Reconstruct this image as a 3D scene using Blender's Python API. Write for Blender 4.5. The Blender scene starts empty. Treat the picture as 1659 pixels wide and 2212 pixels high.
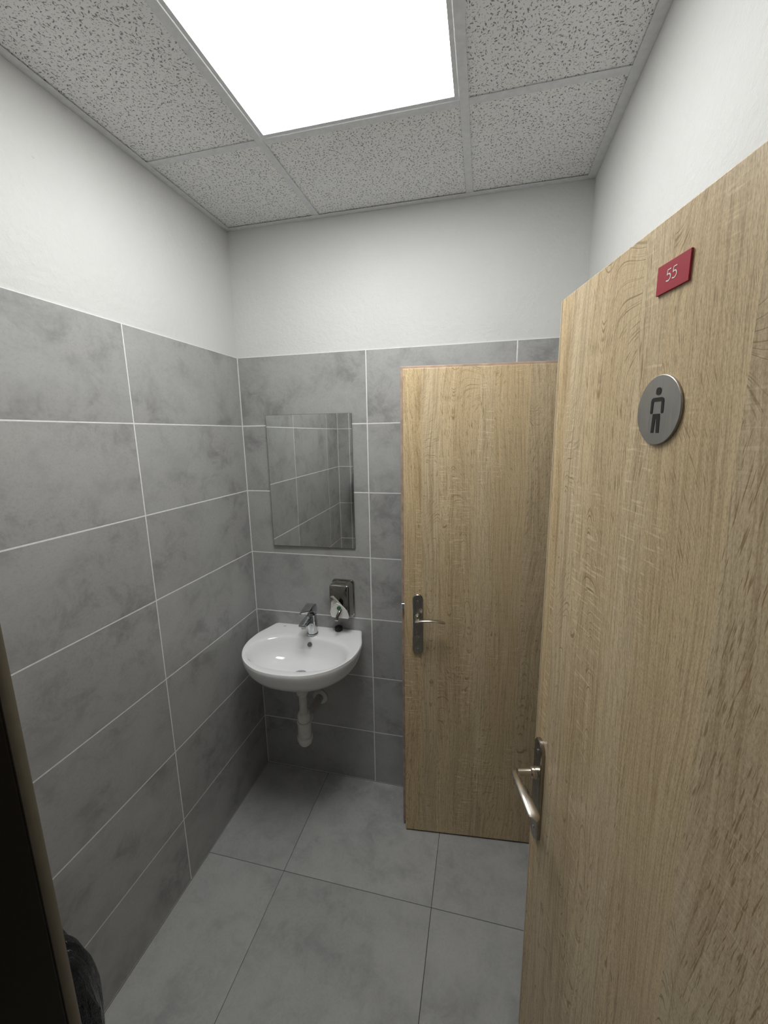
import bpy, bmesh, math, random
from mathutils import Vector, Matrix
S = bpy.context.scene
C = S.collection
PI = math.pi
random.seed(5)

# ------------------------------------------------------------------ camera
cam_d = bpy.data.cameras.new('camera'); cam = bpy.data.objects.new('camera', cam_d); C.objects.link(cam)
yaw, pitch, roll = 0.236486, -0.187564, -0.015963
fw = Vector((-math.sin(yaw)*math.cos(pitch), math.cos(yaw)*math.cos(pitch), math.sin(pitch)))
rt = fw.cross(Vector((0, 0, 1))).normalized(); up = rt.cross(fw)
r2 = rt*math.cos(roll) + up*math.sin(roll); u2 = -rt*math.sin(roll) + up*math.cos(roll)
M = Matrix((r2, u2, -fw)).transposed().to_4x4(); M.translation = Vector((1.08599, -1.73704, 1.73933))
cam.matrix_world = M
cam_d.sensor_fit = 'VERTICAL'; cam_d.sensor_height = 36.0; cam_d.sensor_width = 27.0
cam_d.lens = 36.0*887.6/2212.0
cam_d.clip_start = 0.01
S.camera = cam

# ------------------------------------------------------------------ world: the dim corridor behind the viewer
w = bpy.data.worlds.new('world'); S.world = w; w.use_nodes = True
w.node_tree.nodes['Background'].inputs[0].default_value = (0.80, 0.82, 0.85, 1)
w.node_tree.nodes['Background'].inputs[1].default_value = 0.12
S.view_settings.view_transform = 'Standard'; S.view_settings.look = 'None'
S.view_settings.gamma = 1.0; S.view_settings.use_curve_mapping = False
S.view_settings.exposure = 0.0
PANEL_STRENGTH = 15.0

# ------------------------------------------------------------------ node helpers
class N:
    def __init__(s, name):
        s.m = bpy.data.materials.new(name); s.m.use_nodes = True; s.t = s.m.node_tree
        s.b = s.t.nodes['Principled BSDF']
    def n(s, k, **kw):
        x = s.t.nodes.new(k)
        for a, v in kw.items(): setattr(x, a, v)
        return x
    def put(s, sock, v):
        if isinstance(v, bpy.types.NodeSocket): s.t.links.new(v, sock)
        else:
            if isinstance(v, tuple) and len(v) == 3 and sock.type == 'RGBA': v = v + (1,)
            sock.default_value = v
    def math(s, op, a, b=0.0, c=None, clamp=False):
        x = s.n('ShaderNodeMath', operation=op); x.use_clamp = clamp
        s.put(x.inputs[0], a); s.put(x.inputs[1], b)
        if c is not None: s.put(x.inputs[2], c)
        return x.outputs[0]
    def mr(s, v, a, b, c=0.0, d=1.0, smooth=False):
        x = s.n('ShaderNodeMapRange'); x.clamp = True
        if smooth: x.interpolation_type = 'SMOOTHSTEP'
        for i, q in enumerate((v, a, b, c, d)): s.put(x.inputs[i], q)
        return x.outputs[0]
    def mix(s, f, a, b, mode='MIX'):
        x = s.n('ShaderNodeMix', data_type='RGBA', blend_type=mode)
        s.put(x.inputs[0], f); s.put(x.inputs[6], a); s.put(x.inputs[7], b)
        return x.outputs[2]
    def noise(s, vec, scale, detail=2.0, rough=0.5, dist=0.0):
        x = s.n('ShaderNodeTexNoise')
        s.put(x.inputs['Vector'], vec); x.inputs['Scale'].default_value = scale
        x.inputs['Detail'].default_value = detail; x.inputs['Roughness'].default_value = rough
        x.inputs['Distortion'].default_value = dist
        return x.outputs[0]
    def obj(s): return s.n('ShaderNodeTexCoord').outputs['Object']
    def sep(s, v):
        x = s.n('ShaderNodeSeparateXYZ'); s.put(x.inputs[0], v); return x.outputs
    def comb(s, a, b, c):
        x = s.n('ShaderNodeCombineXYZ')
        for i, q in enumerate((a, b, c)): s.put(x.inputs[i], q)
        return x.outputs[0]
    def vadd(s, a, b):
        x = s.n('ShaderNodeVectorMath', operation='ADD'); s.put(x.inputs[0], a); s.put(x.inputs[1], b); return x.outputs[0]
    def rand(s): return s.n('ShaderNodeObjectInfo').outputs['Random']
    def bump(s, h, st, dist=0.001):
        x = s.n('ShaderNodeBump'); s.put(x.inputs['Height'], h)
        x.inputs['Strength'].default_value = st; x.inputs['Distance'].default_value = dist
        s.t.links.new(x.outputs[0], s.b.inputs['Normal'])
    def set(s, col=None, rough=None, metal=None, spec=None, coat=None):
        for k, v in (('Base Color', col), ('Roughness', rough), ('Metallic', metal), ('Specular IOR Level', spec), ('Coat Weight', coat)):
            if v is not None: s.put(s.b.inputs[k], v)
        return s

def plain(name, col, rough=0.5, metal=0.0, spec=0.5, nscale=60, var=0.06, bump=0.0):
    q = N(name); o = q.obj()
    f = q.noise(o, nscale, 3)
    c2 = tuple(max(0, c*(1-var*2)) for c in col)
    q.set(q.mix(q.mr(f, 0.3, 0.7), c2, col), q.mr(f, 0.3, 0.7, rough*0.93, min(1, rough*1.07)), metal, spec)
    if bump: q.bump(f, bump)
    return q.m

def cement(name, dark, mid, light, rough, scl=1.0, cloud=1.0, contrast=1.0):
    q = N(name); o = q.obj(); r = q.rand()
    off = q.comb(q.math('MULTIPLY', r, 37.0), q.math('MULTIPLY', r, 91.0), q.math('MULTIPLY', r, 53.0))
    v = q.vadd(o, off)
    big = q.noise(v, 3.2*scl, 4, 0.6, 0.3)
    med = q.noise(v, 9*scl, 8, 0.72, 0.35)
    fine = q.noise(v, 110, 6, 0.8)
    spk = q.noise(v, 420, 2, 0.6)
    c = q.mix(q.mr(big, 0.32, 0.68), mid, light)
    blot = q.math('MULTIPLY', q.mr(med, 0.46, 0.63), q.mr(big, 0.66, 0.42))
    blot = q.math('MULTIPLY', blot, q.mr(fine, 0.30, 0.62, 0.25, 1.0))
    c = q.mix(q.math('MULTIPLY', blot, 1.0*cloud), c, dark)
    lt = q.math('MULTIPLY', q.mr(med, 0.47, 0.30), q.mr(fine, 0.4, 0.7))
    c = q.mix(q.math('MULTIPLY', lt, 0.5*cloud), c, light)
    c = q.mix(q.mr(spk, 0.3, 0.7, 0.0, 0.16), c, dark)
    c = q.mix(q.mr(fine, 0.35, 0.65, 0.0, 0.30), c, light)
    c = q.mix(q.mr(fine, 0.50, 0.32, 0.0, 0.22), c, dark)
    tone = q.mr(r, 0.0, 1.0, 0.0, 0.16)
    c = q.mix(tone, c, dark)
    q.set(c, q.mr(med, 0.3, 0.7, rough*0.9, rough*1.1), 0, 0.45)
    q.bump(q.math('ADD', q.math('MULTIPLY', fine, 0.7), q.math('MULTIPLY', spk, 0.4)), 0.12, 0.0006)
    return q.m

def oak(name, hue=0.0, shift=0.0, gain=1.0):
    """sonoma oak laminate: wide glued bands, wavy grain streaks, short pores, pale cross saw marks"""
    q = N(name); o = q.obj(); X, Y, Z = q.sep(o)
    xs = q.math('ADD', X, shift)
    # uneven bands across the width
    ramp = q.n('ShaderNodeValToRGB'); ramp.color_ramp.interpolation = 'CONSTANT'
    q.put(ramp.inputs[0], q.math('DIVIDE', xs, 0.75))
    e = ramp.color_ramp.elements
    stops = [(0, .80), (.065, .30), (.132, .62), (.27, .42), (.325, .70), (.445, .20), (.56, .50), (.66, .85)]
    e[0].position = 0; e[0].color = (stops[0][1],)*3 + (1,)
    e[1].position = stops[1][0]/.75; e[1].color = (stops[1][1],)*3 + (1,)
    for p, v in stops[2:]:
        k = e.new(p/.75); k.color = (v, v, v, 1)
    band = ramp.outputs[0]
    bo = q.math('MULTIPLY', band, 23.0)
    # warped across-grain coordinate
    w1 = q.noise(q.comb(q.math('MULTIPLY', xs, 5.0), q.math('MULTIPLY', Z, 0.9), bo), 1.0, 1, 0.5)
    w2 = q.noise(q.comb(q.math('MULTIPLY', xs, 22.0), q.math('MULTIPLY', Z, 5.0), bo), 1.0, 1, 0.5)
    u = q.math('ADD', xs, q.math('MULTIPLY', q.math('SUBTRACT', w1, 0.5), 0.16))
    u = q.math('ADD', u, q.math('MULTIPLY', q.math('SUBTRACT', w2, 0.5), 0.014))
    st1 = q.noise(q.comb(q.math('MULTIPLY', u, 75.0), q.math('MULTIPLY', Z, 0.9), bo), 1.0, 3, 0.6)
    st2 = q.noise(q.comb(q.math('MULTIPLY', u, 260.0), q.math('MULTIPLY', Z, 5.0), bo), 1.0, 3, 0.65)
    xz = q.math('ADD', xs, q.math('MULTIPLY', Z, q.mr(w1, 0.35, 0.65, -0.16, 0.16)))
    por = q.noise(q.comb(q.math('MULTIPLY', xz, 430.0), q.math('MULTIPLY', Z, 40.0), bo), 1.0, 1, 0.5)
    soft = q.noise(q.comb(q.math('MULTIPLY', xs, 13.0), q.math('MULTIPLY', Z, 0.8), bo), 1.0, 2, 0.5)
    g = gain
    light = (0.62*g, 0.50*g, 0.32*g); mid = (0.49*g, 0.38*g, 0.232*g); dark = (0.25*g, 0.17*g, 0.088*g)
    gold = (0.51*g, 0.37*g, 0.185*g); greyb = (0.41*g, 0.335*g, 0.235*g)
    c = q.mix(q.mr(soft, 0.30, 0.70), mid, light)
    c = q.mix(q.mr(band, 0.55, 0.85, 0.0, 0.50), c, gold)
    c = q.mix(q.mr(band, 0.50, 0.15, 0.0, 0.40), c, greyb)
    line = q.mr(st1, 0.55, 0.70)
    figure = q.mr(q.noise(q.comb(q.math('MULTIPLY', xs, 7.0), q.math('MULTIPLY', Z, 1.1), q.math('ADD', bo, 9.0)), 1.0, 1), 0.42, 0.62, 0.25, 1.0)
    c = q.mix(q.math('MULTIPLY', q.math('MULTIPLY', line, figure), 0.55), c, dark)
    c = q.mix(q.math('MULTIPLY', q.mr(st1, 0.42, 0.30), 0.45), c, light)
    c = q.mix(q.mr(st2, 0.45, 0.68, 0.0, 0.60), c, dark)
    grit = q.noise(q.comb(q.math('MULTIPLY', xs, 700.0), q.math('MULTIPLY', Z, 230.0), bo), 1.0, 2, 0.6)
    c = q.mix(q.mr(grit, 0.50, 0.66, 0.0, 0.38), c, dark)
    c = q.mix(q.mr(grit, 0.48, 0.34, 0.0, 0.35), c, light)
    c = q.mix(q.mr(por, 0.58, 0.72, 0.0, 0.85), c, dark)
    # pale saw marks that run across the grain in patches
    sw = q.noise(q.comb(q.math('MULTIPLY', xs, 24.0), q.math('MULTIPLY', Z, 260.0), bo), 1.0, 1, 0.4)
    patch = q.noise(q.comb(q.math('MULTIPLY', xs, 11.0), q.math('MULTIPLY', Z, 3.2), q.math('ADD', bo, 4.0)), 1.0, 1, 0.5)
    saw = q.math('MULTIPLY', q.mr(sw, 0.58, 0.68), q.mr(patch, 0.53, 0.62))
    saw = q.math('MULTIPLY', saw, q.mr(st2, 0.6, 0.4, 0.5, 1.0))
    c = q.mix(q.math('MULTIPLY', saw, q.mr(band, 0.22, 0.40, 0.25, 0.62)), c, (0.72*g, 0.60*g, 0.42*g))
    q.set(c, q.mr(st2, 0.3, 0.7, 0.38, 0.52), 0, 0.42)
    h = q.math('SUBTRACT', q.math('MULTIPLY', saw, 0.4), q.math('ADD', q.mr(por, 0.58, 0.72), q.math('MULTIPLY', st2, 0.8)))
    q.bump(h, 0.25, 0.0007)
    return q.m

def plaster():
    q = N('white_plaster'); o = q.obj()
    a = q.noise(o, 38, 5, 0.65); b = q.noise(o, 2.5, 2); d = q.noise(o, 160, 3, 0.6)
    c = q.mix(q.mr(b, 0.3, 0.7), (0.65, 0.652, 0.638), (0.69, 0.692, 0.683))
    spot = q.mr(q.noise(o, 47, 2), 0.78, 0.82)
    c = q.mix(q.math('MULTIPLY', spot, 0.4), c, (0.45, 0.43, 0.40))
    q.set(c, 0.85, 0, 0.25)
    q.bump(q.math('ADD', q.mr(a, 0.35, 0.75), q.math('MULTIPLY', d, 0.6)), 0.55, 0.0022)
    return q.m

def board():
    q = N('mineral_board'); o = q.obj(); r = q.rand()
    v = q.vadd(o, q.comb(q.math('MULTIPLY', r, 11.0), q.math('MULTIPLY', r, 17.0), 0.0))
    def flecks(scale, la, lb, keep, seed):
        X, Y, Z = q.sep(v)
        wv = q.comb(q.math('ADD', q.math('MULTIPLY', X, scale), seed), q.math('MULTIPLY', Y, scale), 0.0)
        nz = q.n('ShaderNodeTexNoise'); q.put(nz.inputs['Vector'], wv); nz.inputs['Scale'].default_value = 1.6; nz.inputs['Detail'].default_value = 2
        off = q.n('ShaderNodeVectorMath', operation='MULTIPLY_ADD'); q.put(off.inputs[0], nz.outputs['Color']); off.inputs[1].default_value = (0.55, 0.55, 0); q.put(off.inputs[2], wv)
        vo = q.n('ShaderNodeTexVoronoi'); vo.voronoi_dimensions = '2D'; q.put(vo.inputs['Vector'], off.outputs[0]); vo.inputs['Scale'].default_value = 1.0
        df = q.n('ShaderNodeVectorMath', operation='SUBTRACT'); q.put(df.inputs[0], off.outputs[0]); q.put(df.inputs[1], vo.outputs['Position'])
        dx, dy, _ = q.sep(df.outputs[0]); cr, cg, cb = q.sep(vo.outputs['Color'])
        an = q.math('MULTIPLY', cr, 6.283); ca = q.math('COSINE', an); sa = q.math('SINE', an)
        u_ = q.math('ADD', q.math('MULTIPLY', dx, ca), q.math('MULTIPLY', dy, sa)); w_ = q.math('SUBTRACT', q.math('MULTIPLY', dy, ca), q.math('MULTIPLY', dx, sa))
        sz = q.mr(cg, 0.0, 1.0, 0.55, 1.2)
        e = q.math('ADD', q.math('POWER', q.math('ABSOLUTE', q.math('DIVIDE', u_, q.math('MULTIPLY', sz, la))), 2.0), q.math('POWER', q.math('ABSOLUTE', q.math('DIVIDE', w_, q.math('MULTIPLY', sz, lb))), 2.0))
        return q.math('MULTIPLY', q.mr(e, 1.25, 0.75), q.math('LESS_THAN', cb, keep))
    hh = q.math('MAXIMUM', flecks(105.0, 0.36, 0.130, 0.74, 0.0), q.math('MULTIPLY', flecks(165.0, 0.30, 0.13, 0.70, 31.0), 0.62))
    c = q.mix(q.math('MULTIPLY', hh, 0.85), (0.88, 0.88, 0.87), (0.17, 0.17, 0.17))
    q.set(c, 0.9, 0, 0.2)
    q.bump(q.math('SUBTRACT', q.math('MULTIPLY', q.noise(v, 500, 2), 0.2), hh), 0.6, 0.002)
    return q.m

def emis(name, col, st):
    q = N(name); q.set(col, 0.5)
    q.put(q.b.inputs['Emission Color'], col); q.put(q.b.inputs['Emission Strength'], st)
    return q.m

def brushed(name, col, rough, axis=2):
    q = N(name); o = q.obj(); X, Y, Z = q.sep(o)
    v = q.comb(q.math('MULTIPLY', X, 30 if axis == 0 else 700), q.math('MULTIPLY', Y, 700), q.math('MULTIPLY', Z, 30 if axis == 2 else 700))
    f = q.noise(v, 1.0, 2)
    q.set(q.mix(q.mr(f, 0.3, 0.7), tuple(c*0.86 for c in col), col), q.mr(f, 0.3, 0.7, rough*0.85, rough*1.15), 1.0)
    return q.m

M_plaster = plaster(); M_board = board()
M_tile = cement('grey_wall_tile', (0.175, 0.178, 0.175), (0.395, 0.389, 0.384), (0.465, 0.468, 0.458), 0.42)
M_floor = cement('grey_floor_tile', (0.25, 0.254, 0.25), (0.42, 0.425, 0.418), (0.52, 0.525, 0.515), 0.50, 1.2, 0.9)
M_grout = plain('white_grout', (0.90, 0.90, 0.88), 0.8, 0, 0.3)
M_fgrout = plain('dark_floor_grout', (0.085, 0.085, 0.083), 0.85, 0, 0.3)
M_oak1 = oak('oak_laminate_entrance', 0, 0.012, 1.30)
M_oak2 = oak('oak_laminate_inner', 0, 0.0, 1.33)
M_edge = plain('oak_edge_band', (0.60, 0.485, 0.33), 0.45, nscale=25, var=0.08)
M_edge2 = plain('pinkish_oak_edge', (0.52, 0.385, 0.30), 0.5, nscale=30, var=0.18)
M_wenge = plain('dark_brown_frame', (0.008, 0.006, 0.004), 0.5, 0, 0.25)
M_seal = plain('taupe_rebate', (0.16, 0.143, 0.108), 0.38, 0, 0.6)
M_tee = plain('grey_white_enamel', (0.78, 0.79, 0.80), 0.6, 0, 0.4)
M_gap = plain('shadow_gap_black', (0.03, 0.03, 0.03), 0.9)
M_light = emis('lit_opal_diffuser', (0.995, 1.0, 0.985), PANEL_STRENGTH)
M_ceram = plain('glazed_ceramic', (0.90, 0.905, 0.91), 0.09, 0, 0.55, nscale=8, var=0.01)
M_chrome = plain('polished_chrome', (0.60, 0.61, 0.63), 0.05, 1.0, var=0.02)
M_steel = plain('polished_steel', (0.44, 0.42, 0.38), 0.06, 1.0, var=0.02)
M_nickel = plain('satin_nickel', (0.60, 0.56, 0.50), 0.24, 1.0, var=0.02)
M_plate = brushed('satin_nickel_plate', (0.42, 0.38, 0.33), 0.26)
M_disc = brushed('brushed_sign_steel', (0.46, 0.445, 0.42), 0.45)
M_black = plain('black_print', (0.012, 0.011, 0.011), 0.5)
M_white = plain('white_plastic', (0.80, 0.79, 0.75), 0.35)
M_ppl = plain('pvc_white', (0.74, 0.72, 0.68), 0.42)
M_ppl2 = plain('pvc_grey_white', (0.52, 0.48, 0.46), 0.5)
M_red = plain('red_plate', (0.42, 0.020, 0.042), 0.5, var=0.03, nscale=300)
M_redside = plain('red_plate_core', (0.30, 0.17, 0.11), 0.6)
M_engr = plain('white_engraving', (0.90, 0.86, 0.80), 0.5)
M_green = plain('green_window', (0.04, 0.14, 0.06), 0.15)
M_rubber = plain('black_rubber', (0.010, 0.011, 0.011), 0.38)
M_hole = plain('dark_hole', (0.16, 0.15, 0.13), 0.6)
M_bag = plain('black_bag_film', (0.010, 0.011, 0.014), 0.16, 0, 0.6)
q = N('black_bag_wrinkled'); o_ = q.obj(); X_, Y_, Z_ = q.sep(o_)
f_ = q.noise(q.comb(q.math('MULTIPLY', X_, 34), q.math('MULTIPLY', Y_, 34), q.math('MULTIPLY', Z_, 11)), 1.0, 4, 0.6, 1.6)
ridge = q.math('ABSOLUTE', q.math('SUBTRACT', f_, 0.5))
q.set((0.009, 0.010, 0.013), 0.17, 0, 0.5); q.bump(q.mr(ridge, 0.0, 0.16), 0.9, 0.006); M_bag = q.m
M_bin = plain('bin_dark_metal', (0.05, 0.05, 0.052), 0.3)
M_mark = plain('grey_print', (0.20, 0.20, 0.22), 0.4)
q = N('silvered_glass'); o_ = q.obj()
q.set(q.mix(q.mr(q.noise(o_, 3, 2), 0.3, 0.7), (0.80, 0.82, 0.80), (0.82, 0.84, 0.82)), 0.0, 1.0); M_mirror = q.m
M_glassedge = plain('glass_edge', (0.10, 0.12, 0.11), 0.15)

# ------------------------------------------------------------------ mesh helpers
def obj(name, bm, mat, parent=None, smooth=False, angle=None):
    me = bpy.data.meshes.new(name); bm.normal_update(); bm.to_mesh(me); bm.free()
    me.materials.append(mat)
    o = bpy.data.objects.new(name, me); C.objects.link(o)
    if parent is not None: o.parent = parent
    if smooth:
        for p in me.polygons: p.use_smooth = True
        if angle is not None: me.set_sharp_from_angle(angle=math.radians(angle))
    return o

def box(x0, x1, y0, y1, z0, z1, bev=0.0, seg=1, bm=None):
    b = bm or bmesh.new()
    r = bmesh.ops.create_cube(b, size=1.0)
    for v in r['verts']:
        v.co = Vector(((x0+x1)/2 + v.co.x*(x1-x0), (y0+y1)/2 + v.co.y*(y1-y0), (z0+z1)/2 + v.co.z*(z1-z0)))
    if bev > 0:
        es = list({e for v in r['verts'] for e in v.link_edges})
        bmesh.ops.bevel(b, geom=es, offset=bev, segments=seg, affect='EDGES', profile=0.5)
    return b

def lathe(profile, n=32, axis='Z', c=(0, 0, 0), bm=None, caps=True):
    """profile: list of (r, h) along the axis"""
    b = bm or bmesh.new(); rings = []
    def P(r, h, a):
        u, v = r*math.cos(a), r*math.sin(a)
        p = {'Z': (u, v, h), 'Y': (u, h, v), 'X': (h, u, v)}[axis]
        return Vector(p) + Vector(c)
    for r, h in profile:
        if r <= 1e-6: rings.append([b.verts.new(P(0, h, 0))])
        else: rings.append([b.verts.new(P(r, h, 2*PI*i/n)) for i in range(n)])
    for A, B in zip(rings, rings[1:]):
        for i in range(n):
            j = (i+1) % n
            if len(A) == 1 and len(B) == 1: continue
            if len(A) == 1: b.faces.new((A[0], B[i], B[j]))
            elif len(B) == 1: b.faces.new((A[i], A[j], B[0]))
            else: b.faces.new((A[i], A[j], B[j], B[i]))
    if caps:
        for k in (0, -1):
            if len(rings[k]) > 1: b.faces.new(rings[k])
    bmesh.ops.recalc_face_normals(b, faces=b.faces)
    return b

def loft(rings, bm=None, cap0=True, cap1=True):
    b = bm or bmesh.new()
    R = [[b.verts.new(Vector(p)) for p in ring] for ring in rings]; n = len(R[0])
    for A, B in zip(R, R[1:]):
        for i in range(n): b.faces.new((A[i], A[(i+1) % n], B[(i+1) % n], B[i]))
    if cap0: b.faces.new(R[0])
    if cap1: b.faces.new(R[-1])
    bmesh.ops.recalc_face_normals(b, faces=b.faces)
    return b

def prism(pts, f0, f1, bm=None):
    """extrude 2d outline between the maps f0 and f1"""
    return loft([[f0(a, c) for a, c in pts], [f1(a, c) for a, c in pts]], bm)

def sweep(path, rad, n=12, side=(0, 0, 1), bm=None):
    """tube along a path; rad = list of (r_side, r_other)"""
    rings = []; m = len(path); sd = Vector(side)
    for i, p in enumerate(path):
        a = Vector(path[max(i-1, 0)]); b_ = Vector(path[min(i+1, m-1)]); t = (b_-a).normalized()
        e1 = (sd - t*sd.dot(t)).normalized(); e2 = t.cross(e1)
        ra, rb = rad[i]
        rings.append([Vector(p) + e1*ra*math.cos(2*PI*k/n) + e2*rb*math.sin(2*PI*k/n) for k in range(n)])
    return loft(rings, bm)

def empty(name, loc=(0, 0, 0), rz=0.0):
    o = bpy.data.objects.new(name, None); C.objects.link(o); o.location = loc; o.rotation_euler = (0, 0, rz)
    o.empty_display_size = 0.05
    return o

def tag(o, label=None, cat=None, group=None, kind=None):
    for k, v in (('label', label), ('category', cat), ('group', group), ('kind', kind)):
        if v: o[k] = v
    return o

# ------------------------------------------------------------------ room measures (metres)
W, D, H = 1.434, 1.487, 2.598
ZT = 2.085                     # top of the tiling
ROW = 0.300
JT = 0.0018                    # half a wall joint
STALL = (-0.83, -0.135, 2.02)  # opening in the right wall for the cubicle door
ENT = (0.672, 1.372, 2.035)     # opening in the front wall for the entrance door
YO = -D - 0.15                 # outer face of the front wall

# --- walls (plaster slabs), grout beds and tiles
wall_left = tag(obj('wall_left', box(-0.12, -0.003, YO, 0.10, -0.10, 2.75), M_plaster), kind='structure')
wall_back = tag(obj('wall_back', box(-0.003, W+0.12, 0.003, 0.12, -0.10, 2.75), M_plaster), kind='structure')
b = box(W+0.003, W+0.12, YO, STALL[0], -0.10, 2.75)
box(W+0.003, W+0.12, STALL[1], 0.003, -0.10, 2.75, bm=b)
box(W+0.003, W+0.12, STALL[0], STALL[1], STALL[2], 2.75, bm=b)
wall_right = tag(obj('wall_right', b, M_plaster), kind='structure')
b = box(-0.003, ENT[0]-0.02, YO, -D-0.003, -0.10, 2.75)
box(ENT[1]+0.02, W+0.003, YO, -D-0.003, -0.10, 2.75, bm=b)
box(ENT[0]-0.02, ENT[1]+0.02, YO, -D-0.003, ENT[2]+0.02, 2.75, bm=b)
wall_front = tag(obj('wall_front', b, M_plaster), kind='structure')

cache = {}
def tiles_mesh(w, h, t, mat, bev=0.0011):
    key = (round(w, 4), round(h, 4), mat.name)
    if key not in cache:
        b = box(-w/2, w/2, -h/2, h/2, -t, 0.0, bev)
        me = bpy.data.meshes.new('tile'); b.normal_update(); b.to_mesh(me); b.free(); me.materials.append(mat)
        cache[key] = me
    return cache[key]

def lay(parent, frame, x0, x1, z0, z1, mat=None):
    """frame maps (along, height) to a world matrix whose +Z is the face normal"""
    mat = mat or M_tile
    me = tiles_mesh(x1-x0-2*JT, z1-z0-2*JT, 0.0078, mat, 0.0007)
    o = bpy.data.objects.new('tile', me); C.objects.link(o); o.parent = parent
    m = frame((x0+x1)/2, (z0+z1)/2)
    j = Vector((random.uniform(-1, 1), random.uniform(-1, 1), 0))*0.00018
    m = m @ Matrix.Translation((j.x, j.y, random.uniform(-0.0003, 0.0002)))
    o.matrix_world = m
    return o

def fr(ax, nrm, org):
    ax, nrm = Vector(ax), Vector(nrm); up_ = nrm.cross(ax)
    def f(a, h):
        m = Matrix((ax, up_, nrm)).transposed().to_4x4()
        m.translation = Vector(org) + ax*a + up_*h
        return m
    return f

rows = [(max(0.001, ZT-(k+1)*ROW), ZT-k*ROW) for k in range(7)]
F_left = fr((0, 1, 0), (1, 0, 0), (0, 0, 0))        # along = y
F_back = fr((1, 0, 0), (0, -1, 0), (0, 0, 0))       # along = x
F_right = fr((0, -1, 0), (-1, 0, 0), (W, 0, 0))     # along = -y
F_front = fr((-1, 0, 0), (0, 1, 0), (0, -D, 0))     # along = -x
for z0, z1 in rows:
    for a, c in ((-0.617, -0.0005), (-1.220, -0.617), (-D+0.0005, -1.220)): lay(wall_left, F_left, a, c, z0, z1)
    for a, c in ((0.0005, 0.5998), (0.5998, 1.2028), (1.2028, W-0.0005)): lay(wall_back, F_back, a, c, z0, z1)
    for a, c in ((0.0005, -STALL[1]-0.055), (-STALL[0]+0.055, 1.20), (1.20, D-0.0005)): lay(wall_right, F_right, a, c, z0, z1)
    for a, c in ((-0.098, -0.0005), (-ENT[0]+0.062, -0.098)): lay(wall_front, F_front, a, c, z0, z1)
# strip over the cubicle door
for a, c in ((-STALL[1]-0.055, 0.5), (0.5, -STALL[0]+0.055)): lay(wall_right, F_right, a, c, STALL[2]+0.055, ZT)

# grout beds, a millimetre behind the tile faces
obj('grout', box(-0.006, -0.0004, -D, 0.0, 0.0, ZT), M_grout, wall_left)
obj('grout', box(0.0, W, 0.0004, 0.006, 0.0, ZT), M_grout, wall_back)
b = box(W+0.0004, W+0.006, -D, STALL[0]-0.05, 0, ZT); box(W+0.0004, W+0.006, STALL[1]+0.05, 0, 0, ZT, bm=b)
box(W+0.0004, W+0.006, STALL[0]-0.05, STALL[1]+0.05, STALL[2]+0.05, ZT, bm=b)
obj('grout', b, M_grout, wall_right)
obj('grout', box(0.0, ENT[0]-0.06, -D-0.006, -D-0.0004, 0, ZT), M_grout, wall_front)

# --- floor
floor = tag(obj('floor', box(-0.12, W+1.35, YO-0.9, 0.12, -0.12, -0.0065), M_fgrout), kind='structure')
obj('grout', box(-0.003, W+0.003, YO, 0.003, -0.0064, -0.0011), M_fgrout, floor)
F_floor = fr((1, 0, 0), (0, 0, 1), (0, 0, 0))
xs_ = [0.0, 0.3465, 0.9462, W]; ys_ = [0.0, -0.5044, -1.1044, YO]
JT = 0.0009
for i in range(3):
    for j in range(3): lay(floor, F_floor, xs_[i], xs_[i+1], ys_[j+1], ys_[j], M_floor)
# corridor floor and cubicle floor
for i in range(3): lay(floor, F_floor, xs_[i], xs_[i+1], YO-0.6, YO, M_floor)
lay(floor, F_floor, W+0.001, W+0.60, -1.10, -0.5044, M_floor); lay(floor, F_floor, W+0.001, W+0.60, -0.5044, 0.0, M_floor)
lay(floor, F_floor, W+0.60, W+1.20, -1.10, -0.5044, M_floor); lay(floor, F_floor, W+0.60, W+1.20, -0.5044, 0.0, M_floor)

# --- cubicle behind the inner door (closed box so that no stray light enters)
b = box(W+1.20, W+1.30, -1.20, 0.10, -0.10, 2.75)
box(W+0.12, W+1.30, 0.003, 0.12, -0.10, 2.75, bm=b); box(W+0.12, W+1.30, -1.20, -1.10, -0.10, 2.75, bm=b)
box(W+0.12, W+1.30, -1.20, 0.12, 2.60, 2.75, bm=b)
tag(obj('wall_cubicle', b, M_plaster), kind='structure')

# --- suspended ceiling
GX = (0.4135, 1.0118); GY = (-0.4475, -1.0475)
ZF = H                       # underside of the grid flanges
ceiling = tag(obj('ceiling', box(-0.003, W+0.003, -D-0.003, 0.003, 2.66, 2.75), M_gap), kind='structure')
def cboard(x0, x1, y0, y1):
    o = obj('ceiling_tile', box(-(x1-x0)/2, (x1-x0)/2, -(y1-y0)/2, (y1-y0)/2, 0, 0.014, 0.001), M_board, ceiling)
    o.location = ((x0+x1)/2, (y0+y1)/2, ZF+0.0032); return o
cx = [0.0015, GX[0], GX[1], W-0.0015]; cy = [-0.0015, GY[0], GY[1], -D+0.0015]
for i in range(3):
    for j in range(3):
        if (i, j) != (1, 1): cboard(cx[i]+0.002, cx[i+1]-0.002, cy[j+1]+0.002, cy[j]-0.002)
def tee(x0, x1, y0, y1, along):
    b = box(x0, x1, y0, y1, ZF, ZF+0.0022, 0.0004)
    if along == 'y': box((x0+x1)/2-0.0007, (x0+x1)/2+0.0007, y0, y1, ZF+0.002, ZF+0.038, bm=b)
    else: box(x0, x1, (y0+y1)/2-0.0007, (y0+y1)/2+0.0007, ZF+0.002, ZF+0.032, bm=b)
    return obj('grid_rail', b, M_tee, ceiling)
for x in GX: tee(x-0.012, x+0.012, -D+0.001, -0.001, 'y')
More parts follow.
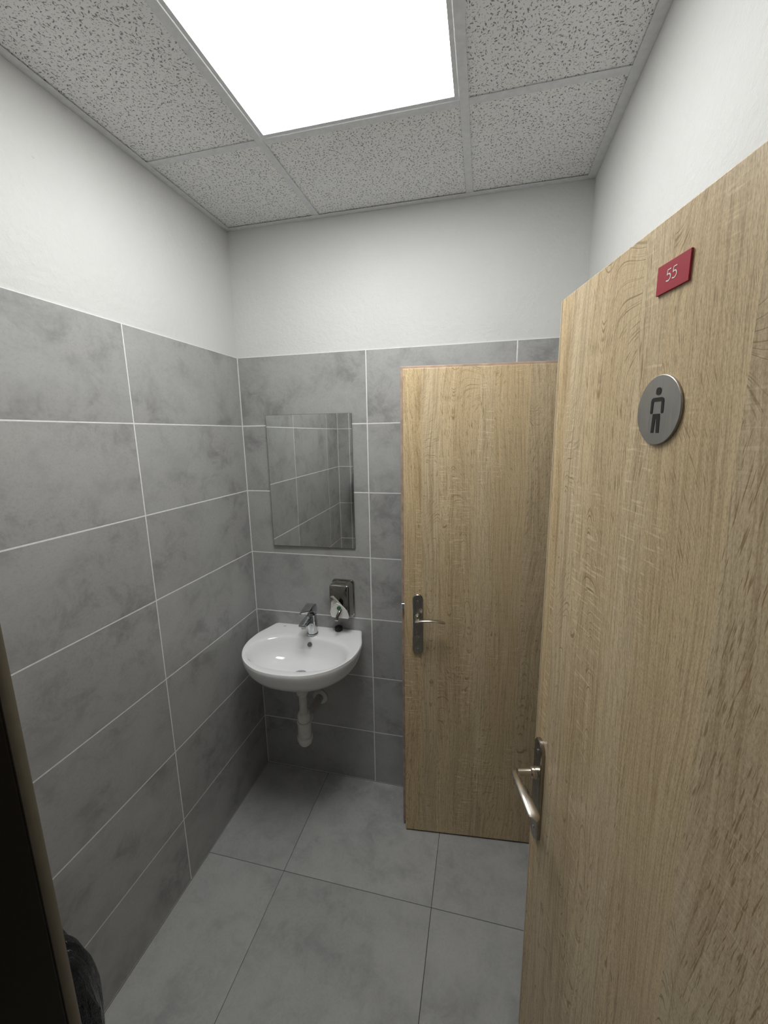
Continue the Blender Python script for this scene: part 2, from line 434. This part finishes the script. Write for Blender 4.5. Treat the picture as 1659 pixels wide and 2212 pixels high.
for y in GY:
    for x0, x1 in ((0.001, GX[0]-0.0122), (GX[0]+0.0122, GX[1]-0.0122), (GX[1]+0.0122, W-0.001)): tee(x0, x1, y-0.012, y+0.012, 'x')
def angle_bar(x0, x1, y0, y1, vx0, vx1, vy0, vy1):
    b = box(x0, x1, y0, y1, ZF-0.0012, ZF+0.0006); box(vx0, vx1, vy0, vy1, ZF, ZF+0.024, bm=b)
    obj('edge_angle', b, M_tee, ceiling)
A = 0.021
angle_bar(-0.0025, A, -D, 0.0, -0.0025, -0.001, -D, 0.0)
angle_bar(A, W-A-0.004, -A, 0.0025, A, W-A-0.004, 0.001, 0.0025)
angle_bar(W-A-0.004, W+0.0025, -D, 0.0, W+0.001, W+0.0025, -D, 0.0)
angle_bar(A, W-A-0.004, -D-0.0025, -D+A, A, W-A-0.004, -D-0.0025, -D-0.001)

# --- recessed light panel
lp = tag(empty('ceiling_light', ((GX[0]+GX[1])/2, (GY[0]+GY[1])/2, ZF+0.001)), 'glowing white square light panel set into the tiled ceiling grid', 'ceiling light')
b = bmesh.new(); e0, e1 = 0.2855, 0.2745
for s in (-1, 1):
    box(s*e1 if s > 0 else -e0, e0 if s > 0 else -e1, -e0, e0, 0.0003, 0.014, bm=b)
    box(-e1, e1, s*e1 if s > 0 else -e0, e0 if s > 0 else -e1, 0.0003, 0.014, bm=b)
obj('frame', b, M_tee, lp)
obj('diffuser', box(-e1, e1, -e1, e1, 0.003, 0.006), M_light, lp)

# ------------------------------------------------------------------ door frames
def portal(name, fm, w0, w1, zt, depth, outw):
    """frame lining; fm maps (along, across, z) into the world; across 0 = room side"""
    def bx(a0, a1, c0, c1, z0, z1, bm, bev=0.002):
        t = bmesh.new(); box(a0, a1, c0, c1, z0, z1, bev, 2, bm=t)
        me = bpy.data.meshes.new('t'); t.to_mesh(me); t.free()
        me.transform(fm); bm.from_mesh(me); bpy.data.meshes.remove(me)
    root = bmesh.new()
    bx(w0-0.02, w0, -depth-0.012, -0.010, 0, zt, root); bx(w1, w1+0.02, -depth-0.012, -0.010, 0, zt, root)
    bx(w0-0.02, w1+0.02, -depth-0.012, -0.010, zt, zt+0.02, root)
    bx(w0-0.07, w0, -depth-0.020, -depth-0.001, 0, zt+0.02, root, 0.004); bx(w1, w1+outw, -depth-0.020, -depth-0.001, 0, zt+0.02, root, 0.004)
    bx(w0-0.07, w1+outw, -depth-0.020, -depth-0.001, zt, zt+0.07, root, 0.004)
    bmesh.ops.recalc_face_normals(root, faces=root.faces)
    o = tag(obj(name, root, M_wenge), kind='structure')
    e = bmesh.new()
    bx(w0-0.058, w0, -0.0095, 0.004, 0, zt, e, 0.004); bx(w1, w1+outw-0.01, -0.0095, 0.004, 0, zt, e, 0.004)
    bx(w0-0.058, w1+outw-0.01, -0.0095, 0.004, zt, zt+0.05, e, 0.004)
    bmesh.ops.recalc_face_normals(e, faces=e.faces)
    obj('rebate_trim', e, M_seal, o, True, 40)
    return o
portal('trim_1', Matrix(((1, 0, 0, 0), (0, 1, 0, -D), (0, 0, 1, 0), (0, 0, 0, 1))), ENT[0], ENT[1], ENT[2], 0.15, 0.058)
# cubicle frame: along = -y, across 0 = wall face, going into the wall is +x
portal('trim_2', Matrix(((0, -1, 0, W), (-1, 0, 0, 0), (0, 0, 1, 0), (0, 0, 0, 1))), -STALL[1], -STALL[0], STALL[2], 0.12, 0.05)

# ------------------------------------------------------------------ door leaves
def rounded_plate(cx_, z0, z1, w, y0, y1, bm=None, n=14, bev=0.0):
    r = w/2; pts = []
    for k in range(n+1):
        a = PI*k/n; pts.append((cx_ + r*math.cos(a), z1 - r + r*math.sin(a)))
    for k in range(n+1):
        a = PI + PI*k/n; pts.append((cx_ + r*math.cos(a), z0 + r + r*math.sin(a)))
    if bev:
        zc = (z0+z1)/2
        sc = lambda a, c, d: (cx_ + (a-cx_)*(1-d/r), zc + (c-zc)*(1-d/((z1-z0)/2)))
        return loft([[(a, y0, c) for a, c in pts], [(a, y1+bev*(1 if y0 > y1 else -1), c) for a, c in pts],
                     [(sc(a, c, bev)[0], y1, sc(a, c, bev)[1]) for a, c in pts]], bm)
    return loft([[(a, y0, c) for a, c in pts], [(a, y1, c) for a, c in pts]], bm)

def make_leaf(name, loc, rz, zb, zt, wid, mat, label, edge_strip, inner):
    """local x = from the free edge to the hinges, local -y = the side with the visible handle"""
    r = tag(empty(name, loc, rz), label, 'door', kind='structure')
    x0 = 0.010 if edge_strip else 0.0
    obj('core', box(x0, wid, 0.0, 0.026, zb, zt, 0.0015, 2), mat, r)
    obj('lip', box(-0.013, wid, 0.0255, 0.040, zb+0.012, zt+0.013, 0.002, 2), M_edge2 if inner else M_edge, r)
    if edge_strip:
        obj('edge_strip', loft([[(0.0100, 0.0000, z), (0.0100, 0.0255, z), (0.0, 0.0255, z), (0.0, 0.0030, z), (0.003, 0.0008, z)] for z in (zb, zt)]), M_edge, r)
    else:
        obj('edge_strip', box(0.0, 0.0012, 0.002, 0.0255, zb+0.001, zt-0.001), M_edge2, r)
    return r

def handle(parent, cx_, z0, z1, zl, d=1, turn=False):
    """back plate from z0 to z1, lever at height zl pointing to +x"""
    pl = obj('handle_plate', rounded_plate(cx_, z0, z1, 0.041, 0.0, -0.0085, bev=0.002), M_plate, parent, True, 35)
    for z in (z0+0.027, z1-0.027):
        b = lathe([(0.0, -0.0086), (0.0042, -0.0086), (0.0040, -0.0098), (0.0, -0.0103)][::-1], 16, 'Y', (cx_, 0, z), caps=False)
        obj('screw', b, M_chrome, pl, True, 30)
    b = lathe([(0.0, -0.0085), (0.0125, -0.0085), (0.0125, -0.0125), (0.0112, -0.0135), (0.0112, -0.0150), (0.0122, -0.0155), (0.0120, -0.0195), (0.0085, -0.0215), (0.0080, -0.048), (0.0, -0.048)][::-1], 24, 'Y', (cx_, 0, zl), caps=False)
    obj('lever_neck', b, M_nickel, pl, True, 40)
    path, rad = [], []
    K = 26
    for i in range(K+1):
        t = i/K
        x = cx_ - 0.009 + 0.118*t
        y = -0.0520 + 0.0075*t*t - 0.0030*math.sin(PI*t)
        z = zl - 0.005 + 0.012*math.sin(PI*min(1.0, t*0.85+0.02)) - 0.007*t*t
        wdt = 0.0080 + 0.0038*t
        th = 0.0050 - 0.0014*t
        e = 1.0
        if t < 0.07: e = math.sqrt(max(0.10, 1-((0.07-t)/0.07)**2))
        if t > 0.90: e = math.sqrt(max(0.02, 1-((t-0.90)/0.10)**2))
        path.append((x, y, z)); rad.append((th*max(e, 0.5), wdt*e))
    obj('lever', sweep(path, rad, 18, (0, 0, 1)), M_nickel, pl, True, 60)
    zk = z0 + 0.078
    if turn:
        b = lathe([(0.0, -0.0086), (0.0085, -0.0086), (0.0080, -0.0115), (0.0, -0.012)][::-1], 20, 'Y', (cx_, 0, zk), caps=False)
        box(cx_-0.0018, cx_+0.0018, -0.026, -0.011, zk-0.010, zk+0.010, 0.0012, 2, bm=b)
        obj('thumb_turn', b, M_nickel, pl, True, 30)
    return pl

t_big = Vector((0.21144974, -0.97738887, 0))
door_1 = make_leaf('door_1', (1.2154, -0.880, 0), math.atan2(t_big.y, t_big.x), 0.010, 1.970, 0.622, M_oak1,
                   'large oak-look door in the foreground opened inwards with a red number plate', True, False)
handle(door_1, 0.044, 0.859, 1.1030, 1.023)
t_in = Vector((0.519, 0.0495, 0)).normalized()
door_2 = make_leaf('door_2', (0.7984, -0.2235, 0), math.atan2(t_in.y, t_in.x), 0.008, 1.9668, 0.618, M_oak2,
                   'smaller oak-look cubicle door standing open in front of the tiled back wall', False, True)
handle(door_2, 0.0535, 0.865, 1.118, 1.027, turn=True)
b = box(-0.0115, 0.0003, 0.006, 0.021, 1.050, 1.072, 0.001)
obj('latch', b, M_chrome, door_2)
for d_, hx in ((door_1, 0.622), (door_2, 0.618)):
    for z in (0.25, 1.72):
        obj('hinge', lathe([(0.0, z), (0.0065, z), (0.0065, z+0.075), (0.0, z+0.075)], 16, 'Z', (hx+0.004, 0.043, 0), caps=False), M_nickel, d_, True, 40)

# ------------------------------------------------------------------ signs on the entrance door (local x = along the leaf)
def on_door(name): return empty(name, (1.2154, -0.880, 0), math.atan2(t_big.y, t_big.x))
sg = tag(on_door('number_sign'), 'small dark red plate reading 55 in thin white digits', 'sign')
obj('plate', box(0.2919, 0.3452, -0.0026, -0.0004, 1.8896, 1.9202, 0.0002), M_red, sg)
obj('backing', box(0.2921, 0.3450, -0.0004, 0.0, 1.8898, 1.9200), M_redside, sg)
def stroke(pts, w_, y, bm):
    """flat ribbon, engraved line of width w_"""
    n = len(pts); L, R_ = [], []
    for i in range(n):
        a = Vector(pts[max(0, i-1)]); c = Vector(pts[min(n-1, i+1)]); t = (c-a).normalized(); nn = Vector((-t.y, t.x))
        p = Vector(pts[i]); L.append(p+nn*w_/2); R_.append(p-nn*w_/2)
    lo = [bm.verts.new((p.x, y, p.y)) for p in L] ; ro = [bm.verts.new((p.x, y, p.y)) for p in R_]
    lb = [bm.verts.new((p.x, y+0.0003, p.y)) for p in L] ; rb_ = [bm.verts.new((p.x, y+0.0003, p.y)) for p in R_]
    for i in range(n-1):
        bm.faces.new((lo[i], lo[i+1], ro[i+1], ro[i])); bm.faces.new((lb[i], lb[i+1], lo[i+1], lo[i])); bm.faces.new((ro[i], ro[i+1], rb_[i+1], rb_[i]))
    bm.faces.new((lo[0], ro[0], rb_[0], lb[0])); bm.faces.new((lo[-1], ro[-1], rb_[-1], lb[-1]))
for dx in (0.0, 0.0098):
    b = bmesh.new(); X0 = 0.3093 + dx; Z0 = 1.8998
    five = [(0.0064, 0.0118), (0.0012, 0.0118), (0.0006, 0.0066)]
    arc = [(0.0006, 0.0066)] + [(0.0028 + 0.0038*math.cos(a), 0.0039 + 0.0036*math.sin(a)) for a in [PI*0.62 - i*PI*1.22/12 for i in range(13)]] + [(-0.0004, 0.0010)]
    stroke([(X0+a, Z0+c) for a, c in five], 0.0013, -0.0029, b); stroke([(X0+a, Z0+c) for a, c in arc], 0.0013, -0.00292, b)
    bmesh.ops.recalc_face_normals(b, faces=b.faces)
    obj('digit', b, M_engr, sg)
rs = tag(on_door('restroom_sign'), 'round brushed steel disc with a dark standing man pictogram', 'sign')
o = obj('disc', lathe([(0.0, 0.0), (0.0385, 0.0), (0.0392, -0.0006), (0.0392, -0.0024), (0.0386, -0.0030), (0.0, -0.0030)][::-1], 96, 'Y', (0.3180, 0, 1.7612), caps=False), M_disc, rs, True, 30)
def rr(cx_, cz_, w_, h_, r_, n=5):
    pts = []
    for (sx, sz, a0) in ((1, 1, 0), (-1, 1, PI/2), (-1, -1, PI), (1, -1, 1.5*PI)):
        for k in range(n+1):
            a = a0 + PI/2*k/n; pts.append((cx_+sx*(w_/2-r_)+r_*math.cos(a), cz_+sz*(h_/2-r_)+r_*math.sin(a)))
    return pts
def flat(pts, name):
    obj(name, prism(pts, lambda a, c: (a, -0.0029, c), lambda a, c: (a, -0.0034, c)), M_black, rs)
flat(rr(0.3172, 1.7824, 0.0088, 0.0084, 0.0032), 'pictogram_head')
# arms and shoulders: an arch
xa, xb, xc, xd = 0.3053, 0.3105, 0.3235, 0.3287
zt_, zi, zb_ = 1.7755, 1.7710, 1.7575
arch = [(xa, zb_+0.001), (xa, zt_-0.004), (xa+0.0012, zt_-0.0012), (xa+0.004, zt_), (xd-0.004, zt_), (xd-0.0012, zt_-0.0012), (xd, zt_-0.004), (xd, zb_+0.001),
        (xd-0.001, zb_), (xc+0.001, zb_), (xc, zb_+0.001), (xc, zi), (xb, zi), (xb, zb_+0.001), (xb-0.001, zb_), (xa+0.001, zb_)]
b = bmesh.new()
def quadprism(pts, bm): prism(pts, lambda a, c: (a, -0.0029, c), lambda a, c: (a, -0.0034, c), bm)
quadprism([(xa, zi), (xa, zt_-0.004), (xa+0.0012, zt_-0.0012), (xa+0.004, zt_), (xd-0.004, zt_), (xd-0.0012, zt_-0.0012), (xd, zt_-0.004), (xd, zi)], b)
quadprism([(xa, zi), (xa, zb_+0.001), (xa+0.001, zb_), (xb-0.002, zb_), (xb-0.0012, zb_+0.001), (xb-0.0006, zi)], b)
quadprism([(xd, zi), (xd, zb_+0.001), (xd-0.001, zb_), (xc+0.002, zb_), (xc+0.0012, zb_+0.001), (xc+0.0006, zi)], b)
obj('pictogram_arms', b, M_black, rs)
b = bmesh.new()
quadprism([(0.3108, 1.7572), (0.3232, 1.7572), (0.3238, 1.7515), (0.3102, 1.7515)], b)
quadprism([(0.3102, 1.7515), (0.3160, 1.7515), (0.3146, 1.7356), (0.3096, 1.7356)], b)
quadprism([(0.3176, 1.7515), (0.3238, 1.7515), (0.3244, 1.7356), (0.3192, 1.7356)], b)
obj('pictogram_legs', b, M_black, rs)

# ------------------------------------------------------------------ sink
SX = 0.330; RIM = 0.826
half = [(0.0, -0.428), (0.055, -0.424), (0.105, -0.411), (0.150, -0.388), (0.190, -0.356), (0.222, -0.315), (0.245, -0.268), (0.2575, -0.218), (0.2600, -0.170), (0.2560, -0.120), (0.2380, -0.060), (0.2220, -0.008), (0.2120, -0.0005)]
def resample(pts, n):
    # Catmull-Rom through points, then n even samples
    P = [Vector((a, c)) for a, c in pts]; out = []
    Q = [P[0]*2-P[1]] + P + [P[-1]*2-P[-2]]
    for i in range(1, len(Q)-2):
        for k in range(12):
            t = k/12; a, b_, c, d = Q[i-1], Q[i], Q[i+1], Q[i+2]
            out.append(0.5*((2*b_) + (c-a)*t + (2*a-5*b_+4*c-d)*t*t + (3*b_-a-3*c+d)*t**3))
    out.append(P[-1])
    L = [0]
    for a, b_ in zip(out, out[1:]): L.append(L[-1]+(b_-a).length)
    res = []; j = 0
    for k in range(n):
        s = L[-1]*k/(n-1)
        while j < len(L)-2 and L[j+1] < s: j += 1
        f = (s-L[j])/max(1e-9, L[j+1]-L[j]); res.append(out[j].lerp(out[j+1], min(1, f)))
    return res
HN = 45
hp = resample(half, HN)
backn = 19
outer = [(p.x, p.y) for p in hp] + [(0.212*(1-2*(k+1)/(backn+1)), -0.0005) for k in range(backn)] + [(-p.x, p.y) for p in hp[::-1]][:-1]
NO = len(outer)
CBx, CBy = 0.0, -0.238
# basin edge in the same angular order (flattened back arc)
def basin(ang):
    # superellipse, shallower to the back
    c, s = math.cos(ang), math.sin(ang)
    a = 0.2260; bb = 0.132 if s > 0 else 0.148
    n = 2.25
    r = (abs(c/a)**n + abs(s/bb)**n)**(-1/n)
    return r*c, r*s
inner = []
for (x, y) in outer:
    ang = math.atan2((y-CBy)/0.21, (x-CBx)/0.26)
    c, s = basin(math.atan2(math.sin(ang)*0.142, math.cos(ang)*0.226)); inner.append((CBx+c, CBy+s))
def sc_out(k, z):
    ring = []
    yc = -0.12
    for (x, y) in outer:
        if y < yc: yy = yc + (y-yc)*k
        else: yy = yc + (y-yc)*(1.0 if k > 0.60 else k/0.60)
        ring.append((SX + x*k, yy, z))
    return ring
def sc_in(k, z, dy=0.0):
    return [(SX + x*k, CBy + dy + (y-CBy)*k, z) for (x, y) in inner]
def blend(f, z):
    return [(SX + xo*(1-f) + xi*f, yo*(1-f) + yi*f, z) for (xo, yo), (xi, yi) in zip(outer, inner)]
rings = []
rings.append(sc_out(0.13, 0.670)); rings.append(sc_out(0.30, 0.672)); rings.append(sc_out(0.50, 0.683)); rings.append(sc_out(0.66, 0.693))
rings.append(sc_out(0.79, 0.713)); rings.append(sc_out(0.89, 0.738)); rings.append(sc_out(0.955, 0.764)); rings.append(sc_out(0.985, 0.790))
rings.append(sc_out(1.0, 0.810)); rings.append(sc_out(1.0, 0.818))
rings.append(sc_out(0.996, 0.8225)); rings.append(blend(0.05, 0.8253)); rings.append(blend(0.12, 0.8262))
rings.append(blend(0.45, 0.8250)); rings.append(blend(0.78, 0.8235)); rings.append(blend(0.92, 0.8225)); rings.append(sc_in(0.995, 0.8190)); rings.append(sc_in(0.965, 0.8115))
for k, z in ((0.935, 0.797), (0.90, 0.778), (0.85, 0.758), (0.77, 0.740), (0.66, 0.726), (0.52, 0.716), (0.38, 0.710), (0.24, 0.706), (0.12, 0.7035)):
    rings.append(sc_in(k, z, 0.012*(1-k)))
sink = tag(empty('sink', (0, 0, 0)), 'white ceramic washbasin mounted on the tiled wall beneath the mirror', 'sink')
o = obj('basin', loft(rings), M_ceram, sink, True, 50)
# flip the stack so the solid is closed: underside cap and the drain cap exist already
def ring_part(name, r0, r1, c, tilt, mat, dep=0.002):
    b = lathe([(r0, 0), (r1, 0), (r1, dep), (r0*1.05, dep*1.4), (r0, dep)], 28, 'Z', (0, 0, 0), caps=False)
    b.faces.ensure_lookup_table()
    o = obj(name, b, mat, sink, True, 40); o.location = c; o.rotation_euler = tilt; return o
# overflow hole on the back slope of the bowl
ov = obj('overflow_hole', lathe([(0.0, 0.0), (0.0095, 0.0), (0.0105, 0.0012), (0.0105, -0.003), (0, -0.003)], 24, 'Z', caps=False), M_hole, sink, True, 40)
ov.location = (SX+0.004, -0.121, 0.7915); ov.rotation_euler = (math.radians(68), 0, 0)
dr = obj('drain', lathe([(0.0, 0.0005), (0.012, 0.0002), (0.019, 0.0), (0.0195, 0.0020), (0.029, 0.0026), (0.031, 0.0), (0.031, -0.003), (0, -0.003)], 36, 'Z', caps=False), M_chrome, sink, True, 40)
dr.location = (SX, -0.226, 0.7050)
b = bmesh.new()
for k, (a, w_) in enumerate(((0.0, 0.0014), (0.0034, 0.0009), (0.0062, 0.0022), (0.0100, 0.0020))):
    x = SX - 0.166 + a
    box(x, x+w_, -0.0365, -0.0335, 0.8262, 0.8265, bm=b)
box(SX-0.166, SX-0.154, -0.0385, -0.0378, 0.8262, 0.8265, bm=b)
obj('maker_mark', b, M_mark, sink)

# black plug standing on the rim by the wall
pg = obj('sink_plug', lathe([(0.0, 0.0), (0.0150, 0.0), (0.0175, 0.002), (0.0188, 0.009), (0.0190, 0.016), (0.0172, 0.0195), (0.0120, 0.0212), (0.0060, 0.0205), (0.0, 0.0202)], 36, caps=False), M_rubber, None, True, 50)
pg.location = (0.4425, -0.0255, 0.8258)
tag(pg, 'black round rubber plug lying on the sink rim under the soap dispenser', 'plug')

# ------------------------------------------------------------------ mixer tap
FX, FY = 0.3325, -0.078
tap = tag(empty('tap', (FX, FY, 0.8255)), 'chrome single-lever mixer tap on the back of the washbasin', 'tap')
obj('base_ring', lathe([(0.0, 0), (0.0272, 0), (0.0275, 0.003), (0.0262, 0.0062), (0.0, 0.0062)], 40, caps=False), M_chrome, tap, True, 40)
body = []
for t in range(15):
    u = t/14; z = 0.006 + 0.094*u
    r = 0.0238 - 0.0012*u; n = 28; ring = []
    ex = 2.0 + 2.2*u                       # round foot turning into a squarish head
    for k in range(n):
        a = 2*PI*k/n; c, s = math.cos(a), math.sin(a)
        rr_ = r*(abs(c)**ex + abs(s)**ex)**(-1/ex)
        ring.append((rr_*c*(0.92 if u > .7 else 1.0), rr_*s - 0.004*u, z))
    body.append(ring)
obj('body', loft(body), M_chrome, tap, True, 45)
def side_profile(pts, w0, name, mat, bev=0.003, taper=None):
    """profile in (y, z) extruded over x"""
    b = loft([[(-w0, y, z) for y, z in pts], [(w0, y, z) for y, z in pts]])
    bmesh.ops.bevel(b, geom=list(b.edges), offset=bev, segments=2, affect='EDGES', profile=0.6, clamp_overlap=True)
    return obj(name, b, mat, tap, True, 35)
side_profile([(0.012, 0.097), (-0.030, 0.098), (-0.070, 0.096), (-0.107, 0.090), (-0.108, 0.081), (-0.075, 0.076), (-0.045, 0.066), (-0.020, 0.045), (-0.005, 0.040), (0.012, 0.060)], 0.0175, 'spout', M_chrome)
side_profile([(0.021, 0.104), (0.021, 0.128), (0.014, 0.143), (0.000, 0.150), (-0.020, 0.150), (-0.060, 0.143), (-0.092, 0.135), (-0.092, 0.131), (-0.050, 0.130), (-0.022, 0.118), (-0.015, 0.104)], 0.0195, 'lever', M_chrome, 0.0025)
obj('cartridge_neck', lathe([(0, 0.096), (0.0185, 0.096), (0.0185, 0.106), (0, 0.106)], 32, caps=False), M_chrome, tap, True, 40)
obj('aerator', lathe([(0, 0.070), (0.0098, 0.070), (0.0108, 0.072), (0.0108, 0.082), (0, 0.082)], 28, 'Z', (0, -0.094, 0), caps=False), M_steel, tap, True, 40)
mk = obj('temperature_mark', lathe([(0, -0.0004), (0.0030, -0.0004), (0.0030, 0.0006), (0, 0.0006)], 16, 'Y', (0, 0, 0), caps=False), M_steel, tap)
mk.location = (0, -0.0255, 0.088)

# ------------------------------------------------------------------ soap dispenser
sd = tag(empty('soap_dispenser', (0.466, 0, 0.885)), 'polished steel soap dispenser on the wall right of the tap', 'soap dispenser')
def rrect(w_, h_, r_, y, z0=0.0, cx_=0.0, n=7):
    return [(a, y, c) for a, c in rr(cx_, z0 + h_/2, w_, h_, r_, n)]
obj('back_plate', loft([rrect(0.108, 0.182, 0.016, -0.0005, 0.008), rrect(0.108, 0.182, 0.016, -0.007, 0.008), rrect(0.105, 0.179, 0.015, -0.0095, 0.0095)]), M_steel, sd, True, 40)
obj('housing', loft([rrect(0.101, 0.172, 0.015, -0.0094, 0.0130), rrect(0.1005, 0.168, 0.015, -0.030, 0.017), rrect(0.097, 0.161, 0.014, -0.052, 0.0235),
                     rrect(0.095, 0.156, 0.013, -0.061, 0.0275), rrect(0.092, 0.152, 0.011, -0.0655, 0.0295), rrect(0.086, 0.146, 0.008, -0.0675, 0.0325)]), M_steel, sd, True, 60)
obj('lid', loft([rrect(0.056, 0.008, 0.003, -0.022, 0.1815), rrect(0.056, 0.008, 0.003, -0.048, 0.1790)]), M_steel, sd, True, 40)
# pale three-cornered surround of the push button
tri = [(-0.041, 0.036), (-0.036, 0.0285), (0.041, 0.0260), (0.0455, 0.030), (0.0450, 0.043), (0.037, 0.064), (0.023, 0.079), (0.008, 0.091), (-0.009, 0.0990), (-0.0125, 0.0990), (-0.028, 0.088), (-0.040, 0.072), (-0.0445, 0.052)]
ctr = Vector((-0.003, 0.062))
sh = lambda k: [(ctr.x + (a-ctr.x)*k, ctr.y + (c-ctr.y)*k) for a, c in tri]
b = loft([[(a, -0.0640, c) for a, c in sh(1.0)], [(a, -0.0715, c) for a, c in sh(1.0)], [(a, -0.0730, c) for a, c in sh(0.95)], [(a, -0.0715, c) for a, c in sh(0.89)]])
obj('surround', b, M_white, sd, True, 25)
obj('level_window', lathe([(0, -0.071), (0.0098, -0.071), (0.0098, -0.0755), (0.0085, -0.0775), (0, -0.078)][::-1], 24, 'Y', (0.000, 0, 0.076), caps=False), M_green, sd, True, 40)
b = sweep([(0.008, -0.070, 0.068), (0.0075, -0.082, 0.066), (0.005, -0.090, 0.059), (0.001, -0.0945, 0.049), (-0.003, -0.097, 0.038)], [(0.0070, 0.0070), (0.0074, 0.0074), (0.0074, 0.0074), (0.0070, 0.0070), (0.0066, 0.0066)], 20, (1, 0, 0))
obj('push_spout', b, M_steel, sd, True, 45)
o = obj('nozzle_tip', lathe([(0, -0.007), (0.0080, -0.007), (0.0090, -0.003), (0.0085, 0.005), (0, 0.005)], 24, 'Z', caps=False), M_chrome, sd, True, 40)
o.location = (-0.0045, -0.0975, 0.034); o.rotation_euler = (math.radians(-12), math.radians(14), 0)

# ------------------------------------------------------------------ waste trap below the sink
tr = tag(empty('sink_trap', (0, 0, 0)), 'white plastic bottle trap and waste pipe hanging under the washbasin', 'waste trap')
TX, TY = 0.3275, -0.208
obj('waste_nut', lathe([(0, 0.590), (0.019, 0.590), (0.0255, 0.600), (0.0270, 0.612), (0.0270, 0.640), (0.0250, 0.672), (0, 0.672)], 32, 'Z', (TX, TY, 0), caps=False), M_ppl, tr, True, 40)
obj('down_pipe', lathe([(0, 0.500), (0.0175, 0.500), (0.0175, 0.612), (0, 0.612)], 28, 'Z', (TX, TY, 0), caps=False), M_ppl, tr, True, 40)
obj('lock_nut', lathe([(0.0, 0.463), (0.0285, 0.463), (0.0300, 0.466), (0.0295, 0.492), (0.0265, 0.503), (0.0195, 0.506), (0, 0.506)], 36, 'Z', (TX, TY, 0), caps=False), M_ppl, tr, True, 30)
obj('bottle', lathe([(0, 0.376), (0.0300, 0.376), (0.0312, 0.382), (0.0312, 0.455), (0.0322, 0.457), (0.0322, 0.4625), (0, 0.4625)], 36, 'Z', (TX, TY, 0), caps=False), M_ppl, tr, True, 30)
obj('bottom_cap', lathe([(0, 0.336), (0.012, 0.337), (0.022, 0.342), (0.029, 0.351), (0.0325, 0.363), (0.0352, 0.368), (0.0358, 0.384), (0.0335, 0.386), (0, 0.386)], 40, 'Z', (TX, TY, 0), caps=False), M_ppl, tr, True, 45)
obj('outlet_nut', lathe([(0, 0.022), (0.0215, 0.022), (0.0235, 0.026), (0.0235, 0.050), (0.0212, 0.056), (0, 0.056)], 30, 'Y', (TX, TY, 0.447), caps=False), M_ppl, tr, True, 30)
ox = 0.3215
obj('outlet_pipe', sweep([(TX, TY+0.045, 0.447), (TX-0.002, TY+0.09, 0.446), (ox, -0.02, 0.443), (ox, 0.002, 0.443)], [(0.0200, 0.0200)]*4, 28, (0, 0, 1)), M_ppl2, tr, True, 60)
obj('wall_rosette', lathe([(0.0, -0.0005), (0.0385, -0.0005), (0.0380, -0.004), (0.0300, -0.010), (0.0200, -0.012), (0, -0.012)][::-1], 44, 'Y', (ox, 0, 0.441), caps=False), M_ppl, tr, True, 40)

# ------------------------------------------------------------------ mirror
mi = tag(empty('mirror', (0.3300, -0.0104, 1.5285), math.atan(0.0196)), 'frameless rectangular mirror on the tiled wall over the washbasin', 'mirror')
obj('glass', box(-0.2005, 0.2005, 0.0, 0.0018, -0.3010, 0.3010), M_mirror, mi)
obj('glass_edge', box(-0.2015, 0.2015, 0.0002, 0.0045, -0.3020, 0.3020, 0.0002), M_glassedge, mi)

# ------------------------------------------------------------------ things by the front wall
pt = tag(empty('towel_dispenser', (0.285, -D, 1.18)), 'dark paper towel dispenser on the wall, seen only as a sliver in the mirror', 'dispenser')
obj('cover', loft([rrect(0.290, 0.270, 0.02, 0.0005), rrect(0.290, 0.270, 0.02, 0.090), rrect(0.270, 0.250, 0.02, 0.105, 0.01)]), M_bin, pt, True, 40)
obj('towel', loft([rrect(0.22, 0.05, 0.004, 0.045, -0.045), rrect(0.22, 0.05, 0.004, 0.052, -0.045)]), M_white, pt)

BX, BY = 0.1620, -1.3150
tb = tag(empty('trash_bin', (BX, BY, 0)), 'bin lined with a glossy black rubbish bag beside the dark door jamb', 'trash bin')
obj('body', lathe([(0, 0.001), (0.125, 0.001), (0.130, 0.006), (0.145, 0.40), (0.146, 0.44), (0, 0.44)], 48, caps=False), M_bin, tb, True, 40)
rg = []
prof = [(0.146, 0.17), (0.150, 0.21), (0.156, 0.30), (0.160, 0.38), (0.163, 0.44), (0.163, 0.50), (0.158, 0.55), (0.148, 0.595), (0.132, 0.635), (0.108, 0.662), (0.075, 0.678), (0.04, 0.684), (0.008, 0.686)]
import mathutils.noise as mn
nb = 120
for i, (r, z) in enumerate(resample([(r, z) for r, z in prof], 56)):
    ring = []
    for k in range(nb):
        a = 2*PI*k/nb; c, s = math.cos(a), math.sin(a)
        p = Vector((c*2.2, s*2.2, z*3.2))
        d = mn.ridged_multi_fractal(Vector((c*3.5, s*3.5, z*2.0)), 0.9, 2.1, 3, 1.0, 2.0) * 0.0085 - 0.011
        d += 0.008*mn.noise(p*1.7) + 0.0032*math.sin(k*2*PI/nb*17 + 5*mn.noise(p))*min(1, (0.70-z)*4)
        f = min(1.0, r/0.06)
        ring.append(((r + d*f)*c, (r + d*f)*s, z + 0.004*mn.noise(p*2.5)*f))
    rg.append(ring)
obj('bag_liner', loft(rg), M_bag, tb, True, 60)
